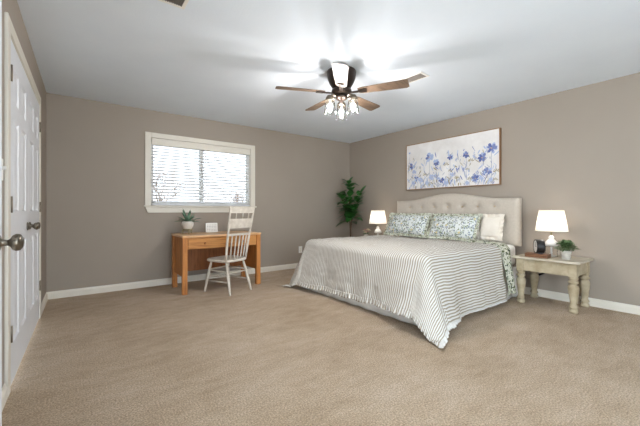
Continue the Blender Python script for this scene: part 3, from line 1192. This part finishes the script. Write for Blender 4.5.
# flowers on the far nightstand
fv = thing('flower_vase', 'small posy of pink and cream flowers beside the far lamp', 'flowers', (4.10, 4.085, 0.53))
obj('vase', add_lathe(NB(), [(0.032, 0), (0.036, 0.005), (0.044, 0.04), (0.040, 0.08), (0.028, 0.10), (0.032, 0.108), (0.026, 0.106), (0.002, 0.09)], 24), 'pot_white', fv)
rnd = random.Random(21)
bm = NB()
heads = []
for k in range(9):
    a = 2 * PI * k / 9 + rnd.uniform(-.2, .2)
    r = rnd.uniform(.02, .075)
    h = rnd.uniform(.125, .185)
    heads.append((r * math.cos(a), r * math.sin(a), h))
    add_tube(bm, [(0.008 * math.cos(a), 0.008 * math.sin(a), .09), heads[-1]], 0.002, 5)
obj('stem', bm, 'leaf_herb', fv)
for i, h in enumerate(heads):
    b = NB()
    for ring, (n_, el, ln) in enumerate(((5, 1.2, .028), (7, .75, .036), (8, .25, .042))):
        for k in range(n_):
            a = 2 * PI * k / n_ + ring * .4
            leaf(b, h, (math.cos(a) * math.cos(el), math.sin(a) * math.cos(el), math.sin(el)), ln, .032, .15, seg=3, fold=.25)
    obj('bloom', b, ('petal_cream', 'petal_pink')[i % 3 == 1], fv)
bm = NB()
for k in range(16):
    a = rnd.uniform(0, 2 * PI)
    leaf(bm, (0.02 * math.cos(a), 0.02 * math.sin(a), .105), (math.cos(a), math.sin(a), rnd.uniform(.2, .9)), .06, .024, .3)
obj('foliage', bm, 'leaf_herb', fv)

# ------------------------------------------------------------------ fiddle-leaf fig in the corner
fg = thing('fig_tree', 'tall dark green fiddle-leaf tree standing in the far corner', 'plant', (4.15, 4.565, 0))
obj('planter', add_lathe(NB(), [(0.13, 0), (0.135, 0.01), (0.165, 0.28), (0.17, 0.30), (0.158, 0.30), (0.150, 0.262), (0.004, 0.26)], 32), 'planter_grey', fg)
obj('soil', add_lathe(NB(), [(0.149, 0.264), (0.10, 0.272), (0.004, 0.275)], 24), 'soil', fg)
rnd = random.Random(15)
tr_pts = [Vector((0.0, 0.0, 0.262)), Vector((0.012, -0.01, 0.6)), Vector((-0.005, 0.0, 0.9)), Vector((0.0, 0.01, 1.15)), Vector((-0.02, 0.0, 1.45)), Vector((-0.035, 0, 1.58))]
bm = NB()
add_tube(bm, tr_pts, [.016, .015, .013, .011, .007, .003], 8)
add_tube(bm, [Vector((0.03, 0.02, 0.262)), Vector((0.035, 0.02, 0.7)), Vector((0.05, -.02, 1.0)), Vector((0.13, -0.08, 1.20)), Vector((0.17, -0.11, 1.38))], [.012, .011, .009, .006, .003], 8)
add_tube(bm, [Vector((-0.005, 0, 0.92)), Vector((-0.08, 0.04, 1.12)), Vector((-0.17, 0.09, 1.36))], [.009, .006, .003], 8)
obj('trunk', bm, 'bark', fg)
bm = NB()


def along(pts, f):
    k = f * (len(pts) - 1)
    i = min(int(k), len(pts) - 2)
    return pts[i].lerp(pts[i + 1], k - i)


stems = [([Vector((-0.003, 0, 0.84)), tr_pts[2], tr_pts[3], tr_pts[4], tr_pts[5]], 46), ([Vector((0.04, 0.0, 0.86)), Vector((0.05, -.02, 1.0)), Vector((0.13, -0.08, 1.20)), Vector((0.17, -0.11, 1.38))], 38),
         ([Vector((-0.005, 0, 0.92)), Vector((-0.08, 0.04, 1.12)), Vector((-0.17, 0.09, 1.36))], 30)]
for pts, n_ in stems:
    for k in range(n_):
        f = (k + 0.7) / n_
        p = along(pts, f)
        a = k * 2.4 + rnd.uniform(-.4, .4)
        el = rnd.uniform(-0.1, 0.8) + 0.3 * f
        dv = Vector((math.cos(a) * math.cos(el), math.sin(a) * math.cos(el), math.sin(el)))
        ln = rnd.uniform(.19, .29) * (1.0 - 0.30 * f)
        leaf(bm, p + dv * 0.02, dv, ln, ln * 0.60, rnd.uniform(.1, .45), fold=.10)
obj('foliage', bm, 'leaf_dark', fg)

# ------------------------------------------------------------------ desk
DX0, DX1, DY0, DY1, DZ = 1.055, 2.125, 4.215, 4.80, 0.735
dk = thing('desk', 'golden pine writing desk with one drawer under the window', 'desk', ((DX0 + DX1) / 2, (DY0 + DY1) / 2, 0))
hx, hy = (DX1 - DX0) / 2, (DY1 - DY0) / 2
obj('desktop', box(-hx, hx, -hy, hy, DZ - 0.026, DZ, 0.004), 'pine_top', dk)
for sx in (-1, 1):
    for sy in (-1, 1):
        obj('leg', box(sx * (hx - 0.035) - 0.030, sx * (hx - 0.035) + 0.030, sy * (hy - 0.04) - 0.030, sy * (hy - 0.04) + 0.030, 0, DZ - 0.026, 0.004), 'pine_z', dk)
for sx in (-1, 1):
    obj('side_panel', box(sx * (hx - 0.035) - 0.010, sx * (hx - 0.035) + 0.010, -hy + 0.07, hy - 0.07, 0.21, DZ - 0.026), 'pine_z', dk)
obj('back_panel', box(-hx + 0.065, hx - 0.065, hy - 0.05, hy - 0.032, 0.20, DZ - 0.026), 'pine_knob', dk)
obj('front_rail', box(-hx + 0.065, hx - 0.065, -hy + 0.030, -hy + 0.050, DZ - 0.175, DZ - 0.026), 'pine_x', dk)
dr = obj('drawer', box(-hx + 0.075, hx - 0.075, -hy + 0.014, -hy + 0.030, DZ - 0.165, DZ - 0.045, 0.003), 'pine_x', dk)
for x in (-0.26, 0.26):
    obj('knob', add_lathe(NB(), [(0.008, 0), (0.008, 0.012), (0.015, 0.018), (0.014, 0.026), (0.004, 0.030)], 14, (x, -hy + 0.014, DZ - 0.105), Matrix.Rotation(R(90), 4, 'X')), 'pine_knob', dr)

ag = thing('potted_succulent', 'spiky grey-green succulent in a round white pot on the desk', 'plant', (1.235, 4.66, DZ))
bm = NB()
for a in (30, 150, 270):
    add_tube(bm, [(0.066 * math.cos(R(a)), 0.066 * math.sin(R(a)), 0), (0.060 * math.cos(R(a)), 0.060 * math.sin(R(a)), 0.062)], 0.009, 8)
add_lathe(bm, [(0.040, 0.045), (0.070, 0.045), (0.070, 0.058), (0.040, 0.058)], 24)
obj('pot_stand', bm, 'brass', ag)
obj('pot', add_lathe(NB(), [(0.036, 0.058), (0.052, 0.066), (0.073, 0.10), (0.078, 0.128), (0.074, 0.155), (0.066, 0.168), (0.060, 0.166), (0.054, 0.150), (0.004, 0.148)], 28), 'pot_white', ag)
bm = NB()
rnd = random.Random(8)
for k in range(20):
    a = k * 2.4
    el = R(78 - 3.4 * k) if k < 20 else 0
    dv = Vector((math.cos(a) * math.cos(el), math.sin(a) * math.cos(el), math.sin(el)))
    leaf(bm, (0.015 * math.cos(a), 0.015 * math.sin(a), .15), dv, rnd.uniform(.16, .22), .042, .30 if el < 1 else .05, fold=.25, seg=6)
obj('foliage', bm, 'leaf_agave', ag)

cd = thing('calendar_block', 'small square white desk calendar standing beside the succulent', 'calendar', (1.555, 4.625, DZ), R(-4))
TM = Matrix.Rotation(R(-8), 4, 'X')
obj('card', box(-0.082, 0.082, -0.012, 0.012, 0.0, 0.135, 0.002, mtx=Matrix.Translation((0, 0, 0.003)) @ TM), 'plastic', cd)
bm = NB()
for i in range(5):
    for j in range(6):
        add_box(bm, -0.064 + j * 0.0225, -0.064 + j * 0.0225 + 0.014, -0.0126, -0.0121, 0.018 + i * 0.021, 0.025 + i * 0.021, mtx=Matrix.Translation((0, 0, 0.003)) @ TM)
obj('printed_dates', bm, 'ink', cd)

# ------------------------------------------------------------------ chair
ch = thing('spindle_chair', 'worn off-white spindle-back wooden chair facing the desk', 'chair', (1.60, 4.145, 0), R(22))
# local +y faces the desk
SH = 0.43


def seat_fn_pts():
    b = NB()
    out = []
    for k in range(48):
        a = 2 * PI * k / 48
        ca, sa = math.cos(a), math.sin(a)
        x = 0.215 * math.copysign(abs(ca) ** 0.5, ca) * (1 + 0.07 * sa)
        y = 0.205 * math.copysign(abs(sa) ** 0.55, sa)
        out.append((x, y))
    lv = [(0.93, SH - 0.034), (1.0, SH - 0.026), (1.0, SH - 0.010), (0.97, SH), (0.85, SH - 0.004), (0.5, SH - 0.012), (0.02, SH - 0.012)]
    rings = [[b.verts.new((x * s_, y * s_, z)) for x, y in out] for s_, z in lv]
    for a, c_ in zip(rings, rings[1:]):
        for i in range(48):
            f = b.faces.new((a[i], a[(i + 1) % 48], c_[(i + 1) % 48], c_[i]))
            f.smooth = True
    b.faces.new(rings[0])
    b.faces.new(rings[-1])
    return b


obj('seat', seat_fn_pts(), 'chair_paint', ch)
LEGS = {}
for sx in (-1, 1):
    for sy in (-1, 1):
        top = Vector((sx * 0.145, sy * 0.135, SH - 0.03))
        bot = Vector((sx * (0.20 if sy > 0 else 0.185), sy * (0.205 if sy > 0 else 0.245), 0.0))
        LEGS[(sx, sy)] = (top, bot)
        fr = [0, .12, .3, .5, .55, .6, .85, 1]
        obj('leg', add_tube(NB(), [top.lerp(bot, f) for f in fr], [.012, .015, .017, .019, .015, .019, .014, .011], 12), 'chair_paint', ch)


def leg_at(sx, sy, z):
    t0, b0 = LEGS[(sx, sy)]
    return t0.lerp(b0, (t0.z - z) / t0.z)


for (a, b2, zs) in (((-1, 1), (1, 1), (0.17, 0.29)), ((-1, -1), (1, -1), (0.26,)), ((-1, 1), (-1, -1), (0.15, 0.28)), ((1, 1), (1, -1), (0.15, 0.28))):
    for z in zs:
        p, q = leg_at(a[0], a[1], z), leg_at(b2[0], b2[1], z)
        obj('stretcher', add_tube(NB(), [p, p.lerp(q, .5), q], [.007, .010, .007], 10), 'chair_paint', ch)


def back_pt(x, h):
    """point on the reclined backrest, h above the seat"""
    f = h / 0.66
    return Vector((x * (1 + 0.22 * f), -0.175 - 0.10 * f - 0.02 * f * f + 0.025 * (x / 0.19) ** 2, SH - 0.008 + h))


for s_ in (-1, 1):
    pts = [back_pt(s_ * 0.170, h) for h in (-0.01, .1, .2, .3, .42, .55, .665)]
    obj('back_post', add_tube(NB(), pts, [.013, .015, .016, .014, .015, .013, .011], 12), 'chair_paint', ch)


def back_rail(h0, h1, tk, curve=0.0):
    b = NB()
    nn = 16
    vf = []
    for i in range(nn + 1):
        x = -0.170 + 0.34 * i / nn
        arch = curve * (1 - (x / 0.17) ** 2)
        lo, hi = back_pt(x, h0), back_pt(x, h1 + arch)
        vf.append([b.verts.new(lo + Vector((0, -tk, 0))), b.verts.new(hi + Vector((0, -tk, 0))), b.verts.new(hi + Vector((0, tk, 0))), b.verts.new(lo + Vector((0, tk, 0)))])
    for a, c_ in zip(vf, vf[1:]):
        for k in range(4):
            b.faces.new((a[k], a[(k + 1) % 4], c_[(k + 1) % 4], c_[k]))
    b.faces.new(vf[0])
    b.faces.new(vf[-1])
    return b


obj('crest_rail', back_rail(0.595, 0.665, 0.009, 0.012), 'chair_paint', ch)
obj('back_slat', back_rail(0.405, 0.525, 0.008, 0.0), 'chair_paint', ch)
obj('back_slat', back_rail(0.310, 0.338, 0.008, 0.0), 'chair_paint', ch)
for i in range(5):
    x = -0.112 + 0.056 * i
    obj('spindle', add_tube(NB(), [back_pt(x, h) for h in (-0.005, .08, .16, .24, .315)], [.006, .010, .008, .010, .006], 8), 'chair_paint', ch)
for i in (-1, 0, 1):
    x = 0.09 * i
    obj('spindle', add_tube(NB(), [back_pt(x, h) for h in (0.52, .56, .60)], [.005, .007, .005], 8), 'chair_paint', ch)

# ------------------------------------------------------------------ ceiling fan
FX, FY = 2.128, 2.467
fan = thing('ceiling_fan', 'bronze hugger ceiling fan with wood blades and three lit glass shades', 'ceiling fan', (FX, FY, ZC))
obj('motor_housing', add_lathe(NB(), [(0.142, 0), (0.148, -0.010), (0.147, -0.03), (0.138, -0.075), (0.118, -0.125), (0.095, -0.160), (0.082, -0.178), (0.02, -0.180)], 40), 'bronze', fan)
obj('hub', add_lathe(NB(), [(0.07, -0.178), (0.098, -0.184), (0.104, -0.214), (0.09, -0.230), (0.03, -0.234)], 32), 'bronze', fan)
a_cam = math.atan2(-FY, -FX)
for k in range(5):
    a = a_cam + 2 * PI * k / 5 - R(1)
    rm = Matrix.Rotation(a, 4, 'Z') @ Matrix.Translation((0, 0, -0.216)) @ Matrix.Rotation(R(-11), 4, 'X')
    b = NB()
    r0, r1 = 0.175, 0.655
    nn = 18
    rws = []
    for i in range(nn + 1):
        f = i / nn
        r = r0 + (r1 - r0) * f
        hw_ = 0.050 + 0.022 * f
        if f > 0.93:
            hw_ *= math.sqrt(max(0.0, 1 - ((f - 0.93) / 0.07) ** 2)) * 0.25 + 0.75
        if f < 0.08:
            hw_ *= 0.75 + 0.25 * f / 0.08
        rws.append([b.verts.new(rm @ Vector((r, s_ * hw_, z))) for s_, z in ((-1, -.003), (1, -.003), (1, .003), (-1, .003))])
    for p, q in zip(rws, rws[1:]):
        for j in range(4):
            b.faces.new((p[j], p[(j + 1) % 4], q[(j + 1) % 4], q[j]))
    b.faces.new(rws[0])
    b.faces.new(rws[-1])
    bo = obj('fan_blade', b, 'blade_wood', fan)
    b = NB()
    rm2 = Matrix.Rotation(a, 4, 'Z') @ Matrix.Translation((0, 0, -0.220)) @ Matrix.Rotation(R(-11), 4, 'X')
    add_box(b, 0.085, 0.20, -0.016, 0.016, -0.008, -0.001, 0.002, mtx=rm2)
    add_box(b, 0.19, 0.255, -0.030, 0.030, -0.008, -0.0032, 0.002, mtx=rm2)
    obj('blade_iron', b, 'bronze', bo)
lk = obj('light_kit', add_lathe(NB(), [(0.03, -0.233), (0.055, -0.238), (0.064, -0.258), (0.052, -0.280), (0.022, -0.294), (0.012, -0.312), (0.003, -0.316)], 28), 'bronze', fan)
for k in range(3):
    a = a_cam + PI + 2 * PI * k / 3
    ca, sa = math.cos(a), math.sin(a)
    cx, cy = 0.130 * ca, 0.130 * sa
    b = NB()
    add_tube(b, [(0.045 * ca, 0.045 * sa, -0.262), (0.095 * ca, 0.095 * sa, -0.246), (cx, cy, -0.262)], 0.009, 10)
    add_lathe(b, [(0.012, -0.255), (0.030, -0.262), (0.043, -0.285), (0.0465, -0.312)], 20, (cx, cy, 0))  # cup widened to hold bulb light back from the ceiling
    arm = obj('lamp_arm', b, 'pewter', fan)
    sh = obj('glass_shade', add_lathe(NB(), [(0.0440, -0.300), (0.0450, -0.316), (0.050, -0.342), (0.054, -0.375), (0.057, -0.41), (0.060, -0.440), (0.0605, -0.442)], 28, (cx, cy, 0), cap=False), 'shade_glass', fan)
    bu = obj('bulb', add_lathe(NB(), [(0.0195, -0.3565), (0.0205, -0.364), (0.0185, -0.382), (0.012, -0.398), (0.003, -0.404)], 18, (cx, cy, 0)), 'bulb_fan', fan)
    obj('bulb_base', add_lathe(NB(), [(0.009, -0.300), (0.011, -0.325), (0.016, -0.340), (0.0200, -0.356)], 18, (cx, cy, 0)), 'plastic', bu)  # opaque upper half added to block the bulb's light upward


# ------------------------------------------------------------------ ceiling vents
def vent(label, loc, rotz, lx, ly, blades, m_lv):
    t_ = thing('ceiling_vent', label, 'vent', loc, rotz, 'ceiling air vents')
    bm = NB()
    fw_ = 0.022
    add_box(bm, -lx / 2, lx / 2, -ly / 2, -ly / 2 + fw_, -0.008, 0, 0.002)
    add_box(bm, -lx / 2, lx / 2, ly / 2 - fw_, ly / 2, -0.008, 0, 0.002)
    add_box(bm, -lx / 2, -lx / 2 + fw_, -ly / 2 + fw_, ly / 2 - fw_, -0.008, 0, 0.002)
    add_box(bm, lx / 2 - fw_, lx / 2, -ly / 2 + fw_, ly / 2 - fw_, -0.008, 0, 0.002)
    obj('vent_frame', bm, 'plastic', t_)
    bm = NB()
    for i in range(blades):
        x = -lx / 2 + fw_ + (lx - 2 * fw_) * (i + 0.5) / blades
        add_box(bm, -0.006, 0.006, -ly / 2 + fw_, ly / 2 - fw_, -0.0006, 0.0006, mtx=Matrix.Translation((x, 0, -0.005)) @ Matrix.Rotation(R(35), 4, 'Y'))
    obj('louvers', bm, m_lv, t_)
    obj('duct', box(-lx / 2 + fw_, lx / 2 - fw_, -ly / 2 + fw_, ly / 2 - fw_, -0.0008, 0), 'vent_dark', t_)
    return t_


vent('grey louvered ceiling vent right of the fan blades', (2.83, 2.14, ZC), R(3), 0.155, 0.30, 9, 'vent_dark')
vent('grey louvered ceiling vent at the top edge left of the fan', (0.515, 2.215, ZC), R(0), 0.17, 0.27, 9, 'vent_dark')
